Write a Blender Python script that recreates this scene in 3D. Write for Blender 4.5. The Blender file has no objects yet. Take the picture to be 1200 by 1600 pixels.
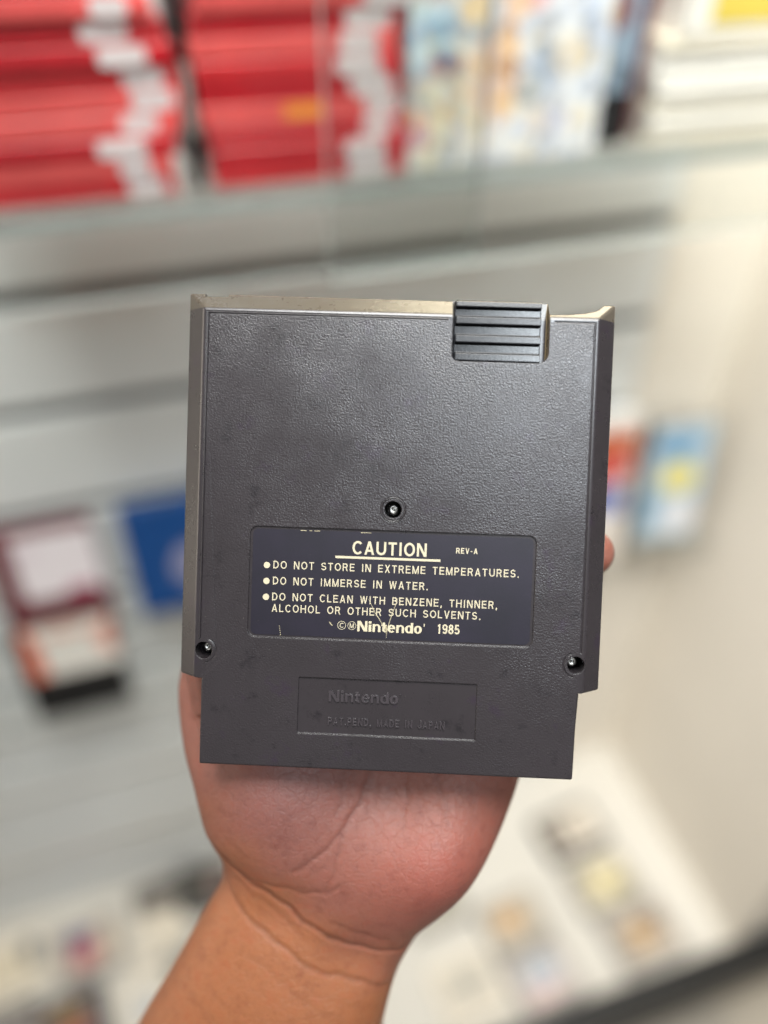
import bpy, bmesh, math, random
from mathutils import Vector, Matrix
from mathutils.geometry import intersect_point_line
R = math.radians
random.seed(7)
scene = bpy.context.scene
C = scene.collection
MM = 0.001

# ------------------------------------------------------------------ camera
cam = bpy.data.cameras.new('camera')
cam.sensor_fit = 'VERTICAL'; cam.sensor_height = 24.0; cam.lens = 18.3
cam.clip_start = 0.01; cam.clip_end = 50
cam.dof.use_dof = True; cam.dof.focus_distance = 0.2215; cam.dof.aperture_fstop = 1.45
cam_o = bpy.data.objects.new('camera', cam); C.objects.link(cam_o)
cam_o.location = (0, 0, 1.6); cam_o.rotation_euler = (R(50), 0, 0)
scene.camera = cam_o

# ------------------------------------------------------------------ light of the shop, partly from added lamps
world = bpy.data.worlds.new('World'); scene.world = world; world.use_nodes = True
world.node_tree.nodes['Background'].inputs[0].default_value = (1.0, 0.95, 0.88, 1)
world.node_tree.nodes['Background'].inputs[1].default_value = 0.19

def lamp(name, loc, target, size, power, col):
    l = bpy.data.lights.new(name, 'AREA'); l.shape = 'RECTANGLE'; l.size, l.size_y = size
    l.energy = power; l.color = col
    o = bpy.data.objects.new(name, l); C.objects.link(o); o.location = loc
    o.rotation_euler = (Vector(target) - Vector(loc)).to_track_quat('-Z', 'Y').to_euler()
    return o
lamp('unseen_ceiling_light', (0.40, -0.84, 2.75), (0.2, 0.3, 1.2), (0.30, 0.24), 13.5, (0.86, 0.94, 1.0))
lamp('unseen_ceiling_light', (0.05, -0.10, 2.75), (0.28, 0.72, 1.42), (0.7, 0.5), 11.5, (0.97, 0.98, 0.96)).data.spread = R(85)  # unseen lamp added to brighten the slat wall
lamp('unseen_ceiling_light', (0.30, 0.20, 2.75), (0.66, 0.60, 0.5), (0.7, 0.5), 5.5, (1.0, 0.95, 0.87)).data.spread = R(80)  # unseen lamp, added and narrowed to brighten the deck and side wall
lamp('unseen_ceiling_light', (0.45, 1.65, 2.75), (0.1, 0.2, 1.5), (0.8, 0.4), 22, (1.0, 0.86, 0.62))
lamp('left_warm_fill', (-1.75, 0.10, 1.80), (0.5, 0.45, 1.1), (0.8, 1.2), 16, (1.0, 0.89, 0.75))  # soft fill added out of view at left, warms left bevel and side wall

scene.view_settings.view_transform = 'Standard'; scene.view_settings.look = 'None'
scene.view_settings.exposure = 0.0; scene.view_settings.gamma = 1.0
scene.view_settings.use_curve_mapping = False
scene.cycles.use_denoising = True
scene.cycles.max_bounces = 5; scene.cycles.diffuse_bounces = 3; scene.cycles.glossy_bounces = 3; scene.cycles.transparent_max_bounces = 10
scene.cycles.use_adaptive_sampling = True; scene.cycles.adaptive_threshold = 0.025

# ------------------------------------------------------------------ material helpers
def srgb(r, g, b):
    f = lambda v: ((v / 255 + 0.055) / 1.055) ** 2.4 if v > 10 else v / 255 / 12.92
    return (f(r), f(g), f(b), 1)
class NT:
    def __init__(s, name):
        s.m = bpy.data.materials.new(name); s.m.use_nodes = True
        s.t = s.m.node_tree; s.p = s.t.nodes['Principled BSDF']; s.out = s.t.nodes['Material Output']
    def n(s, typ, **kw):
        nd = s.t.nodes.new(typ)
        for k, v in kw.items():
            if k.startswith('i_'): nd.inputs[k[2:].replace('_', ' ')].default_value = v
            else: setattr(nd, k, v)
        return nd
    def l(s, a, b): s.t.links.new(a, b)
    def coords(s, scale=1000.0):
        tc = s.n('ShaderNodeTexCoord'); mp = s.n('ShaderNodeMapping'); mp.inputs['Scale'].default_value = (scale,) * 3
        s.l(tc.outputs['Object'], mp.inputs['Vector']); return mp.outputs['Vector']
    def noise(s, vec, scale, detail=3, rough=0.55):
        nd = s.n('ShaderNodeTexNoise'); nd.inputs['Scale'].default_value = scale
        nd.inputs['Detail'].default_value = detail; nd.inputs['Roughness'].default_value = rough
        s.l(vec, nd.inputs['Vector']); return nd.outputs['Fac']
    def ramp(s, fac, stops):
        nd = s.n('ShaderNodeValToRGB'); e = nd.color_ramp.elements
        while len(e) < len(stops): e.new(0.5)
        for i, (p, c) in enumerate(stops):
            e[i].position = p; e[i].color = c if len(c) == 4 else (*c, 1)
        s.l(fac, nd.inputs['Fac']); return nd.outputs['Color']
    def mix(s, fac, a, b):
        nd = s.n('ShaderNodeMix', data_type='RGBA')
        for sock, v in ((nd.inputs[0], fac), (nd.inputs[6], a), (nd.inputs[7], b)):
            if hasattr(v, 'is_output'): s.l(v, sock)
            else: sock.default_value = v
        return nd.outputs[2]
    def math(s, op, a, b=0.0, c=None):
        nd = s.n('ShaderNodeMath', operation=op)
        for i, v in enumerate((a, b) if c is None else (a, b, c)):
            if hasattr(v, 'is_output'): s.l(v, nd.inputs[i])
            else: nd.inputs[i].default_value = v
        return nd.outputs[0]

def plain(name, col, rough=0.5, var=0.06, nscale=0.05, metal=0.0):
    """a colour with slight uneven tone and a little micro relief"""
    t = NT(name); v = t.coords()
    nz = t.noise(v, nscale, 4)
    lo = tuple(max(0, c * (1 - var)) for c in col[:3]); hi = tuple(min(1, c * (1 + var)) for c in col[:3])
    t.l(t.ramp(nz, [(0.3, lo), (0.7, hi)]), t.p.inputs['Base Color'])
    t.p.inputs['Roughness'].default_value = rough; t.p.inputs['Metallic'].default_value = metal
    return t.m

def plastic(name, col, grain, rough, stain=True, edge=0.0004):
    t = NT(name); v = t.coords()
    big = t.noise(v, 0.035, 4); mid = t.noise(v, 0.18, 5, 0.65)
    c0 = tuple(x * 0.88 for x in col[:3]); c1 = tuple(x * 1.1 for x in col[:3])
    base = t.ramp(big, [(0.3, c0), (0.7, c1)])
    if stain:
        pm = t.math('MULTIPLY', t.ramp(t.noise(v, 0.075, 5, 0.7), [(0.58, (0, 0, 0)), (0.70, (1, 1, 1))]), 0.4)
        base = t.mix(pm, base, srgb(42, 26, 50))
        dm = t.math('MULTIPLY', t.ramp(t.noise(v, 0.11, 6, 0.75), [(0.57, (0, 0, 0)), (0.66, (1, 1, 1))]), 0.65)
        base = t.mix(dm, base, srgb(24, 21, 25))
    if stain:
        du = t.ramp(t.noise(v, 1.3, 2, 0.6), [(0.745, (0, 0, 0)), (0.77, (1, 1, 1))])
        base = t.mix(t.math('MULTIPLY', du, 0.30), base, srgb(150, 144, 138))
    if grain > 0:      # yellowed top and left bevels, with warm lamp light painted into their tone
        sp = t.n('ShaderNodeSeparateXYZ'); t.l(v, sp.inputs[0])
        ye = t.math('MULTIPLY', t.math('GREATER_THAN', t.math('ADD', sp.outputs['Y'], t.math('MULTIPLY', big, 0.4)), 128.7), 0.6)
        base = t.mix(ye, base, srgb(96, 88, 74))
        rx = t.math('MULTIPLY', t.math('LESS_THAN', t.math('ABSOLUTE', t.math('SUBTRACT', sp.outputs['X'], 41.1)), 0.35), t.math('LESS_THAN', sp.outputs['Z'], -0.3))  # right wall of the grip recess: warm light painted in as beige
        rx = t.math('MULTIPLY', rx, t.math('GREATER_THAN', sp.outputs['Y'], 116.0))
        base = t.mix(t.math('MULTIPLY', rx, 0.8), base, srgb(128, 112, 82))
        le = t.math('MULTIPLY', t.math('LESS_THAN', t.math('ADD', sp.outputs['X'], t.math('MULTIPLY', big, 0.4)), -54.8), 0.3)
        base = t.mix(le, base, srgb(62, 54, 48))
    t.l(base, t.p.inputs['Base Color'])
    # worn, handled shine: roughness wanders
    rr = t.n('ShaderNodeMapRange'); rr.inputs['To Min'].default_value = rough - 0.03; rr.inputs['To Max'].default_value = rough + 0.05
    t.l(mid, rr.inputs['Value']); t.l(rr.outputs[0], t.p.inputs['Roughness'])
    t.p.inputs['Specular IOR Level'].default_value = 0.7
    bv = t.n('ShaderNodeBevel', samples=3); bv.inputs['Radius'].default_value = edge
    if grain > 0:
        g1 = t.noise(v, 2.0, 2, 0.5); g2 = t.noise(v, 4.0, 1, 0.5)
        gg = t.math('ADD', t.ramp(g1, [(0.36, (0, 0, 0)), (0.62, (1, 1, 1))]), t.math('MULTIPLY', g2, 0.35))
        # the grain stops at the smooth rim around the face
        sx = t.n('ShaderNodeSeparateXYZ'); t.l(v, sx.inputs[0])
        ins = t.math('LESS_THAN', t.math('ABSOLUTE', sx.outputs['X']), 53.3)
        ins = t.math('MULTIPLY', ins, t.math('LESS_THAN', sx.outputs['Y'], 127.1))
        ins = t.math('MULTIPLY', ins, t.math('GREATER_THAN', sx.outputs['Z'], -0.12))
        # grain is rubbed flatter in places
        ins = t.math('MULTIPLY', ins, t.ramp(t.noise(v, 0.05, 3), [(0.3, (0.5, 0.5, 0.5)), (0.6, (1, 1, 1))]))
        bp = t.n('ShaderNodeBump'); bp.inputs['Distance'].default_value = 0.00016
        t.l(t.math('MULTIPLY', ins, grain), bp.inputs['Strength']); t.l(gg, bp.inputs['Height'])
        t.l(bv.outputs['Normal'], bp.inputs['Normal']); t.l(bp.outputs['Normal'], t.p.inputs['Normal'])
    else:
        bp = t.n('ShaderNodeBump'); bp.inputs['Distance'].default_value = 0.00005; bp.inputs['Strength'].default_value = 0.25
        t.l(t.noise(v, 1.5, 3), bp.inputs['Height']); t.l(bv.outputs['Normal'], bp.inputs['Normal'])
        t.l(bp.outputs['Normal'], t.p.inputs['Normal'])
    return t.m

def glass_mat(name, tint, gloss=0.06):
    t = NT(name); t.t.nodes.remove(t.p)
    tr = t.n('ShaderNodeBsdfTransparent'); tr.inputs[0].default_value = (*tint, 1)
    gl = t.n('ShaderNodeBsdfGlossy'); gl.inputs['Roughness'].default_value = 0.03
    lw = t.n('ShaderNodeLayerWeight'); lw.inputs['Blend'].default_value = 0.5
    fr = t.math('ADD', t.math('MULTIPLY', t.math('POWER', lw.outputs['Facing'], 5.0), 0.8), 0.03)
    mx = t.n('ShaderNodeMixShader'); t.l(fr, mx.inputs[0]); t.l(tr.outputs[0], mx.inputs[1]); t.l(gl.outputs[0], mx.inputs[2])
    t.l(mx.outputs[0], t.out.inputs['Surface']); return t.m

def art(name, base, blobs, rough=0.35, busy=None):
    """printed cover: flat patches of ink, each an ellipse (x, z, rx, rz, colour) in mm on the front face"""
    t = NT(name); v = t.coords(); sx = t.n('ShaderNodeSeparateXYZ'); t.l(v, sx.inputs[0])
    wob = t.math('MULTIPLY', t.math('SUBTRACT', t.noise(v, 0.12, 3), 0.5), 1.1)
    col = base
    if busy:
        vo = t.n('ShaderNodeTexVoronoi'); vo.inputs['Scale'].default_value = 0.11; t.l(v, vo.inputs['Vector'])
        bw_ = t.n('ShaderNodeSeparateXYZ'); t.l(vo.outputs['Color'], bw_.inputs[0])
        pal = t.ramp(bw_.outputs['X'], [(i / len(busy), c) for i, c in enumerate(busy)])
        pal.node.color_ramp.interpolation = 'CONSTANT'
    for (x, z, rx, rz, c) in blobs:
        dx = t.math('POWER', t.math('DIVIDE', t.math('SUBTRACT', sx.outputs['X'], x), rx), 2)
        dz = t.math('POWER', t.math('DIVIDE', t.math('SUBTRACT', sx.outputs['Z'], z), rz), 2)
        d = t.math('ADD', t.math('ADD', dx, dz), wob)
        col = t.mix(t.math('LESS_THAN', d, 1.0), col, c)
    if busy: col = t.mix(0.42, col, pal)
    t.l(col, t.p.inputs['Base Color']); t.p.inputs['Roughness'].default_value = rough
    return t.m

M = {
    'wall': plain('white slatwall laminate', (0.76, 0.77, 0.75), 0.38, 0.02, 0.01),
    'groove': plain('grey slatwall core', (0.17, 0.17, 0.165), 0.6, 0.05, 0.02),
    'beige': plain('beige painted wall', (0.78, 0.72, 0.63), 0.7, 0.03, 0.006),
    'deck': plain('white laminate deck', (0.63, 0.60, 0.54), 0.3, 0.02, 0.01),
    'floor': plain('beige floor', (0.40, 0.36, 0.30), 0.5, 0.08, 0.01),
    'black': plain('black painted metal', (0.012, 0.012, 0.012), 0.4, 0.2, 0.05),
    'glass': glass_mat('clear glass', (0.955, 0.965, 0.96)),
    'glass_edge': plain('green glass edge', (0.36, 0.39, 0.37), 0.15, 0.1, 0.05),
    'acrylic': glass_mat('clear acrylic', (0.975, 0.98, 0.98)),
    'red': plain('red case plastic', srgb(206, 48, 54), 0.28, 0.25, 0.03),
    'red2': plain('bright red case plastic', srgb(226, 88, 86), 0.28, 0.2, 0.03),
    'red3': plain('deep red case plastic', srgb(190, 34, 44), 0.28, 0.2, 0.03),
    'white': plain('white print', (0.82, 0.81, 0.80), 0.4, 0.04, 0.05),
    'logo': plain('pale pink white print', srgb(226, 212, 212), 0.4, 0.05, 0.05),
    'orangeprint': plain('orange print', srgb(232, 140, 50), 0.4),
    'cream': plain('cream case plastic', srgb(232, 222, 204), 0.4, 0.06, 0.03),
    'cream2': plain('white case plastic', srgb(240, 234, 226), 0.4, 0.06, 0.03),
    'grey': plain('grey insert', srgb(150, 146, 140), 0.5, 0.1, 0.05),
    'yellow': plain('yellow print', srgb(232, 204, 90), 0.4, 0.1, 0.03),
    'darkred': plain('dark red plastic', srgb(104, 16, 30), 0.35, 0.15, 0.03),
    'blackp': plain('black plastic', (0.010, 0.010, 0.011), 0.35, 0.2, 0.05),
    'blue': plain('blue card', srgb(20, 74, 138), 0.4, 0.08, 0.03),
    'charcoal': plain('charcoal plastic', srgb(58, 56, 54), 0.4, 0.1, 0.03),
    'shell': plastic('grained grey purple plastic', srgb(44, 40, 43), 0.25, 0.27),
    'smooth': plastic('smooth grey plastic', srgb(42, 38, 43), 0, 0.32),
    'raised': plastic('raised grey plastic lettering', srgb(56, 51, 55), 0, 0.30, False, 0.00007),
    'label': None, 'ink': plain('cream ink', srgb(186, 177, 152), 0.45, 0.05, 0.3),
    'worn': plain('bare worn line', srgb(168, 158, 130), 0.5, 0.25, 0.6),
    'steel': plain('screw steel', (0.62, 0.61, 0.58), 0.3, 0.15, 0.8, 1.0),
}
def label_mat():
    t = NT('navy printed panel'); v = t.coords()
    base = t.ramp(t.noise(v, 0.08, 4), [(0.3, srgb(21, 19, 30)), (0.7, srgb(28, 24, 38))])
    sp = t.ramp(t.noise(v, 1.1, 3, 0.7), [(0.72, (0, 0, 0)), (0.76, (1, 1, 1))])
    base = t.mix(t.math('MULTIPLY', sp, 0.35), base, srgb(100, 94, 92))
    t.l(base, t.p.inputs['Base Color']); t.p.inputs['Roughness'].default_value = 0.42
    bp = t.n('ShaderNodeBump'); bp.inputs['Distance'].default_value = 0.00004; bp.inputs['Strength'].default_value = 0.3
    t.l(t.noise(v, 1.6, 3), bp.inputs['Height']); t.l(bp.outputs['Normal'], t.p.inputs['Normal'])
    return t.m
M['label'] = label_mat()

# ------------------------------------------------------------------ object helpers
def link(o, parent=None):
    C.objects.link(o)
    if parent: o.parent = parent
    return o
def tag(o, label, cat, group=None):
    o['label'] = label; o['category'] = cat
    if group: o['group'] = group
    return o
def empty(name, loc, rot=(0, 0, 0)):
    o = bpy.data.objects.new(name, None); o.empty_display_size = 0.02
    o.location = loc; o.rotation_euler = rot; return link(o)
def from_bm(name, bm, mat, parent=None, smooth=False):
    bmesh.ops.recalc_face_normals(bm, faces=bm.faces)
    me = bpy.data.meshes.new(name); bm.to_mesh(me); bm.free()
    for m in (mat if isinstance(mat, (list, tuple)) else [mat]): me.materials.append(m)
    if smooth: me.polygons.foreach_set('use_smooth', [True] * len(me.polygons))
    return link(bpy.data.objects.new(name, me), parent)
def bm_box(bm, x0, x1, y0, y1, z0, z1):
    v = [bm.verts.new((x, y, z)) for z in (z0, z1) for y in (y0, y1) for x in (x0, x1)]
    for f in ((0, 2, 3, 1), (4, 5, 7, 6), (0, 1, 5, 4), (2, 6, 7, 3), (0, 4, 6, 2), (1, 3, 7, 5)):
        bm.faces.new([v[i] for i in f])
def box(name, b, mat, parent=None, bevel=0.0, seg=2):
    bm = bmesh.new(); bm_box(bm, *b)
    if bevel: bmesh.ops.bevel(bm, geom=bm.edges[:], offset=bevel, segments=seg, affect='EDGES', profile=0.5)
    return from_bm(name, bm, mat, parent)
def bm_prism(bm, pts, z0, z1):
    a = [bm.verts.new((x, y, z0)) for x, y in pts]; b = [bm.verts.new((x, y, z1)) for x, y in pts]
    bm.faces.new(a[::-1]); bm.faces.new(b); n = len(pts)
    for i in range(n): bm.faces.new((a[i], a[(i + 1) % n], b[(i + 1) % n], b[i]))
def rrect(x0, x1, y0, y1, r, n=6):
    out = []
    for cx, cy, a0 in ((x1 - r, y0 + r, -90), (x1 - r, y1 - r, 0), (x0 + r, y1 - r, 90), (x0 + r, y0 + r, 180)):
        for i in range(n + 1):
            a = R(a0 + 90 * i / n); out.append((cx + r * math.cos(a), cy + r * math.sin(a)))
    return out

# ------------------------------------------------------------------ display case frame: a along the back wall, b out from it, z up
TH = R(17.6); E1 = Vector((math.cos(TH), math.sin(TH), 0)); NB = Vector((math.sin(TH), -math.cos(TH), 0))
O0 = NB * -0.725
def W(a, b, z): return O0 + E1 * a + NB * b + Vector((0, 0, z))
def at(name, a, b, z, turn=0.0): return empty(name, W(a, b, z), (0, 0, TH + R(turn)))
# in an object placed with at(): x = along wall to the right, y = towards the wall, z = up

# back wall: backing board and separate slats with open grooves
bw = at('back_wall', 0, 0, 0); bw['kind'] = 'structure'
box('backing_board', (-1.6, 0.72, 0.018, 0.03, 0.2, 1.78), M['groove'], bw)
GZ = [1.655, 1.535, 1.415, 1.295, 1.178, 1.055, 0.925, 0.785, 0.632, 0.475, 0.308]
for zt, zb in zip(GZ, GZ[1:]): box('slat', (-1.6, 0.565, 0.0, 0.0175, zb + 0.009, zt - 0.009), M['wall'], bw, 0.003, 2)
box('slat', (-1.6, 0.565, 0.0, 0.0175, 0.2385, GZ[-1] - 0.009), M['wall'], bw, 0.003, 2)
box('slat', (-1.6, 0.565, 0.0, 0.0175, GZ[0] + 0.009, 1.77), M['wall'], bw, 0.003, 2)
box('plain_strip', (0.5655, 0.70, -0.001, 0.0175, 0.2385, 1.77), M['beige'], bw)
sw = at('side_wall', 0.678, 0, 0); sw['kind'] = 'structure'
box('wall_board', (0.022, 0.08, -0.405, -0.0015, 0.2385, 1.78), M['beige'], sw)
dk = at('deck', 0, 0, 0); dk['kind'] = 'structure'
box('deck_board', (-1.6, 0.72, -0.410, 0.016, 0.20, 0.238), M['deck'], dk, 0.002, 1)
fl = at('floor', 0, 0, 0); fl['kind'] = 'structure'
box('floor_sheet', (-4, 4, -4, 0.5, -0.02, 0.0), M['floor'], fl)

# black rail along the front of the deck
rl = at('front_rail', 0.1, 0.428, 0.225); tag(rl, 'thick black metal rail along the front edge of the white deck', 'rail')
box('rail_bar', (-1.5, 0.95, -0.017, 0.017, 0.0, 0.075), M['black'], rl, 0.003)
box('rail_lip', (-1.5, 0.95, -0.022, -0.0175, -0.03, 0.05), M['black'], rl, 0.001)

# glass shelf, two glass front panes
def glass_plate(name, a0, a1, b0, b1, z0, z1, label, cat, edge):
    g = at(name, (a0 + a1) / 2, (b0 + b1) / 2, z0); tag(g, label, cat)
    hx, hy, h = (a1 - a0) / 2, (b1 - b0) / 2, z1 - z0
    box('pane', (-hx + .0005, hx - .0005, -hy + .0005, hy - .0005, 0.0005, h - .0005), M['glass'], g)
    for e in edge:
        if e == 'front': box('polished_edge', (-hx, hx, -hy - .0006, -hy, 0, h), M['glass_edge'], g)
        if e == 'left': box('polished_edge', (-hx - .0006, -hx, -hy, hy, 0, h), M['glass_edge'], g)
        if e == 'right': box('polished_edge', (hx, hx + .0006, -hy, hy, 0, h), M['glass_edge'], g)
        if e == 'bottom': box('polished_edge', (-hx, hx, -hy, hy, -.0006, 0), M['glass_edge'], g)
    return g
glass_plate('glass_shelf', -1.2, 0.683, 0.004, 0.225, 1.430, 1.438, 'long clear glass shelf under the stacked game cases', 'shelf', ['front'])
glass_plate('sliding_glass_door', -1.2, 0.205, 0.266, 0.271, 1.402, 1.78, 'left sliding glass door before the red cases', 'glass door', ['right', 'bottom'])
glass_plate('sliding_glass_door', 0.108, 0.683, 0.277, 0.282, 1.402, 1.78, 'right sliding glass door before the art boxes', 'glass door', ['left', 'bottom'])

# ------------------------------------------------------------------ stacks on the glass shelf
ORD = ['lowest', 'second lowest', 'third lowest', 'fourth lowest', 'fifth lowest', 'sixth lowest', 'seventh lowest', 'eighth lowest', 'ninth lowest', 'tenth lowest']
def case_stack(a0, a1, n, pitch, mats, label, group, logo=None, wave=0.003, depth=0.10, b=0.205, z0=1.4382):
    w = a1 - a0
    for i in range(n):
        dx = wave * math.sin(i * 0.75 + a0 * 20) + random.uniform(-.0015, .0015)
        o = at('game_case', (a0 + a1) / 2 + dx, b + random.uniform(-.003, .002), z0 + i * pitch, random.uniform(-.7, .7))
        tag(o, ORD[i] + ' ' + label, 'game case', group)
        m = mats[i % len(mats)] if random.random() < .7 else random.choice(mats)
        h = pitch - 0.0006
        box('case_shell', (-w / 2, w / 2, 0, depth, 0, h), m, o, 0.0009, 1)
        box('cover_sleeve', (-w / 2 + .003, w / 2 - .003, -0.0004, 0.002, .0016, h - .0016), m, o)
        if logo:
            lx, lw = logo; lx += .006 * math.sin(i * 1.3 + a0 * 9) + random.uniform(-.002, .002); lw *= random.uniform(.75, 1.2)
            lb_ = bmesh.new(); pts_ = rrect(w / 2 - lx - lw, w / 2 - lx, .0005, h - .0005, h * .32, 4)
            va_ = [[lb_.verts.new((px, yy, pz)) for px, pz in pts_] for yy in (-0.0008, -0.0004)]
            lb_.faces.new(va_[0]); lb_.faces.new(va_[1][::-1])
            for q in range(len(pts_)): lb_.faces.new((va_[0][q], va_[0][(q + 1) % len(pts_)], va_[1][(q + 1) % len(pts_)], va_[1][q]))
            from_bm('spine_logo', lb_, M['logo'], o)
        if logo and i == 3 and a0 > 0:
            box('spine_patch', (-.012, .012, -0.0008, -0.0004, .0014, h - .0014), M['orangeprint'], o)
reds = [M['red'], M['red2'], M['red3'], M['red2'], M['red3']]
case_stack(-0.094, 0.036, 10, 0.0118, reds, 'red game case with white spine mark in the far left stack', 'red cases in the left stack', (0.012, 0.024), 0.006)
case_stack(0.0515, 0.178, 10, 0.0118, reds, 'red game case in the stack left of the cartoon art boxes', 'red cases in the second stack', (0.008, 0.024), 0.003)
case_stack(0.366, 0.500, 7, 0.0098, [M['cream'], M['cream2']], 'cream white case in the stack at the right end of the shelf', 'cream cases on the shelf', None, 0.002)
o = at('game_box', 0.0447, 0.196, 1.4382); tag(o, 'thin black box standing in the gap between the two red stacks', 'game box')
box('carton', (-.0035, .0035, 0, .1, 0, .15), M['blackp'], o, .0008, 1); box('spine_print', (-.0025, .0025, -.0004, -.0001, .03, .07), M['grey'], o)
o = at('game_box', 0.43, 0.205, 1.4382 + 7 * .0098 + .0004, 2); tag(o, 'yellow and white box on top of the cream case stack', 'game box')
box('carton', (-.055, .062, 0, .1, 0, .03), M['cream2'], o, .001, 1); box('printed_band', (-.035, .062, -.0006, -.0001, .006, .026), M['yellow'], o)

S = srgb
o = at('game_box', 0.2095, 0.205, 1.4382); tag(o, 'pale boxed game with light blue, cream and orange art beside the red stack', 'game box')
box('carton', (-.028, .0275, 0.0006, .09, 0, .17), M['white'], o, .001, 1)
box('cover_art', (-.0275, .027, 0, .0005, .001, .169), art('pale blue cream cover', S(226, 222, 214), [
    (-14, 78, 15, 30, S(190, 220, 238)), (10, 44, 24, 20, S(240, 224, 190)), (-4, 62, 13, 6, S(120, 140, 170)), (14, 92, 12, 10, S(236, 190, 120)),
    (23, 52, 7, 26, S(238, 160, 90)), (2, 14, 34, 6, S(236, 220, 200)), (-22, 24, 9, 12, S(220, 120, 116)), (-2, 110, 16, 14, S(200, 206, 216)), (8, 78, 9, 5, S(110, 120, 140))], busy=[S(246, 244, 240), S(120, 160, 206), S(244, 220, 150), S(60, 76, 110), S(246, 244, 240), S(226, 140, 70)]), o)
o = at('game_box', 0.281, 0.205, 1.4382); tag(o, 'white boxed game with grey blue and tan art in the middle of the shelf', 'game box')
box('carton', (-.0425, .041, 0.0006, .09, 0, .17), M['white'], o, .001, 1)
box('cover_art', (-.042, .0405, 0, .0005, .001, .169), art('white cover with blue tan', S(228, 226, 226), [
    (-34, 54, 9, 32, S(240, 176, 110)), (-10, 54, 9, 18, S(150, 164, 180)), (14, 62, 14, 12, S(224, 204, 170)), (-20, 100, 14, 12, S(226, 110, 110)),
    (-30, 96, 9, 14, S(240, 170, 80)), (20, 92, 13, 11, S(180, 196, 224)), (0, 24, 20, 8, S(214, 206, 214)), (8, 110, 12, 9, S(150, 160, 190)), (-14, 38, 8, 5, S(170, 176, 178))], busy=[S(250, 250, 250), S(150, 176, 214), S(240, 216, 160), S(70, 80, 104), S(250, 246, 246), S(220, 224, 236)]), o)
o = at('game_box', 0.341, 0.190, 1.4382); tag(o, 'narrow black box with grey blue picture between pale boxes', 'game box')
box('carton', (-.0165, .0145, 0.0006, .09, 0, .15), M['blackp'], o, .001, 1)
box('cover_art', (-.013, .0125, 0, .0005, .034, .1), art('grey blue cover', S(140, 156, 172), [(-6, 84, 10, 12, S(130, 84, 84)), (4, 44, 9, 8, S(96, 110, 122))]), o)
o = at('game_box', 0.3625, 0.188, 1.4382, 0); o.rotation_euler[1] = R(2.2); tag(o, 'thin dark red box leaning against the cream case stack', 'game box')
box('carton', (-.0095, -.0035, 0, .1, 0, .15), M['darkred'], o, .001, 1); box('spine_print', (-.0085, -.0045, -.0004, -.0001, .02, .13), M['darkred'], o)

# ------------------------------------------------------------------ small shelves and games on the slats
def ledge(a0, a1, z, depth, label):
    o = at('acrylic_shelf', (a0 + a1) / 2, 0.0, z); h = (a1 - a0) / 2; tag(o, label, 'shelf')
    box('shelf_plate', (-h, h, -depth, -0.0005, -0.003, 0), M['acrylic'], o)
    box('front_lip', (-h, h, -depth - .003, -depth - .0002, -0.003, 0.010), M['acrylic'], o)
    return o
ledge(-0.40, 0.10, 0.915, 0.062, 'clear acrylic shelf holding the dark red game and blue box')
ledge(-0.42, -0.06, 0.806, 0.085, 'clear acrylic shelf holding the black cartridge with orange label')
ledge(0.44, 0.70, 0.845, 0.085, 'clear acrylic shelf by the beige wall with two small boxes')

def leaning(name, a, b, z, lean, turn, label, cat):
    o = at(name, a, b, z, turn); o.rotation_euler[0] = R(-lean); return tag(o, label, cat)
o = leaning('game_cartridge', -0.160, 0.045, 0.916, 10, 0, 'dark red game cartridge with white label above the black one', 'game cartridge')
box('cartridge_shell', (-.060, .050, 0, .018, 0, .142), M['darkred'], o, .004)
box('picture_label', (-.036, .049, -.0006, -.0001, .052, .134), art('white pink label', S(238, 228, 230), [(24, 56, 16, 8, S(190, 120, 140)), (-26, 112, 16, 8, S(224, 208, 214))]), o)
o = leaning('game_cartridge', -0.166, 0.072, 0.807, 10, 0, 'black game cartridge with orange and white label below the dark red one', 'game cartridge')
box('cartridge_shell', (-.060, .050, 0, .018, 0, .135), M['blackp'], o, .004)
box('picture_label', (-.050, .049, -.0006, -.0001, .062, .134), art('orange white label', S(236, 230, 220), [(-46, 74, 14, 60, S(224, 96, 52)), (44, 104, 16, 22, S(238, 170, 150)), (30, 46, 22, 9, S(232, 196, 180)), (-2, 122, 28, 5, S(226, 170, 150))]), o)
o = leaning('game_box', -0.012, 0.045, 0.916, 8, 0, 'plain blue box left of the held grey cartridge', 'game box')
box('carton', (-.068, .07, 0.0006, .02, 0, .143), M['blue'], o, .001, 1)
box('cover_print', (-.066, .068, 0, .0005, .002, .141), art('blue cover with pale spot', S(20, 74, 138), [(2, 60, 26, 30, S(150, 150, 180))]), o)
o = leaning('game_box', 0.515, 0.060, 0.846, 5, 0, 'orange, blue and white box standing beside the beige wall corner', 'game box')
box('carton', (-.04, .04, 0.0006, .03, 0, .225), M['white'], o, .001, 1)
box('cover_art', (-.0395, .0395, 0, .0005, .001, .224), art('orange blue white cover', S(232, 222, 212), [(-6, 186, 60, 22, S(200, 100, 64)), (-6, 150, 50, 18, S(206, 66, 70)), (-4, 108, 40, 17, S(44, 70, 160)), (20, 86, 30, 10, S(170, 180, 214))]), o)
o = leaning('game_box', 0.622, 0.062, 0.846, 5, -8, 'light blue and yellow boxed game nearest the beige wall', 'game box')
box('carton', (-.042, .042, 0.0006, .03, 0, .20), M['grey'], o, .001, 1)
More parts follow.
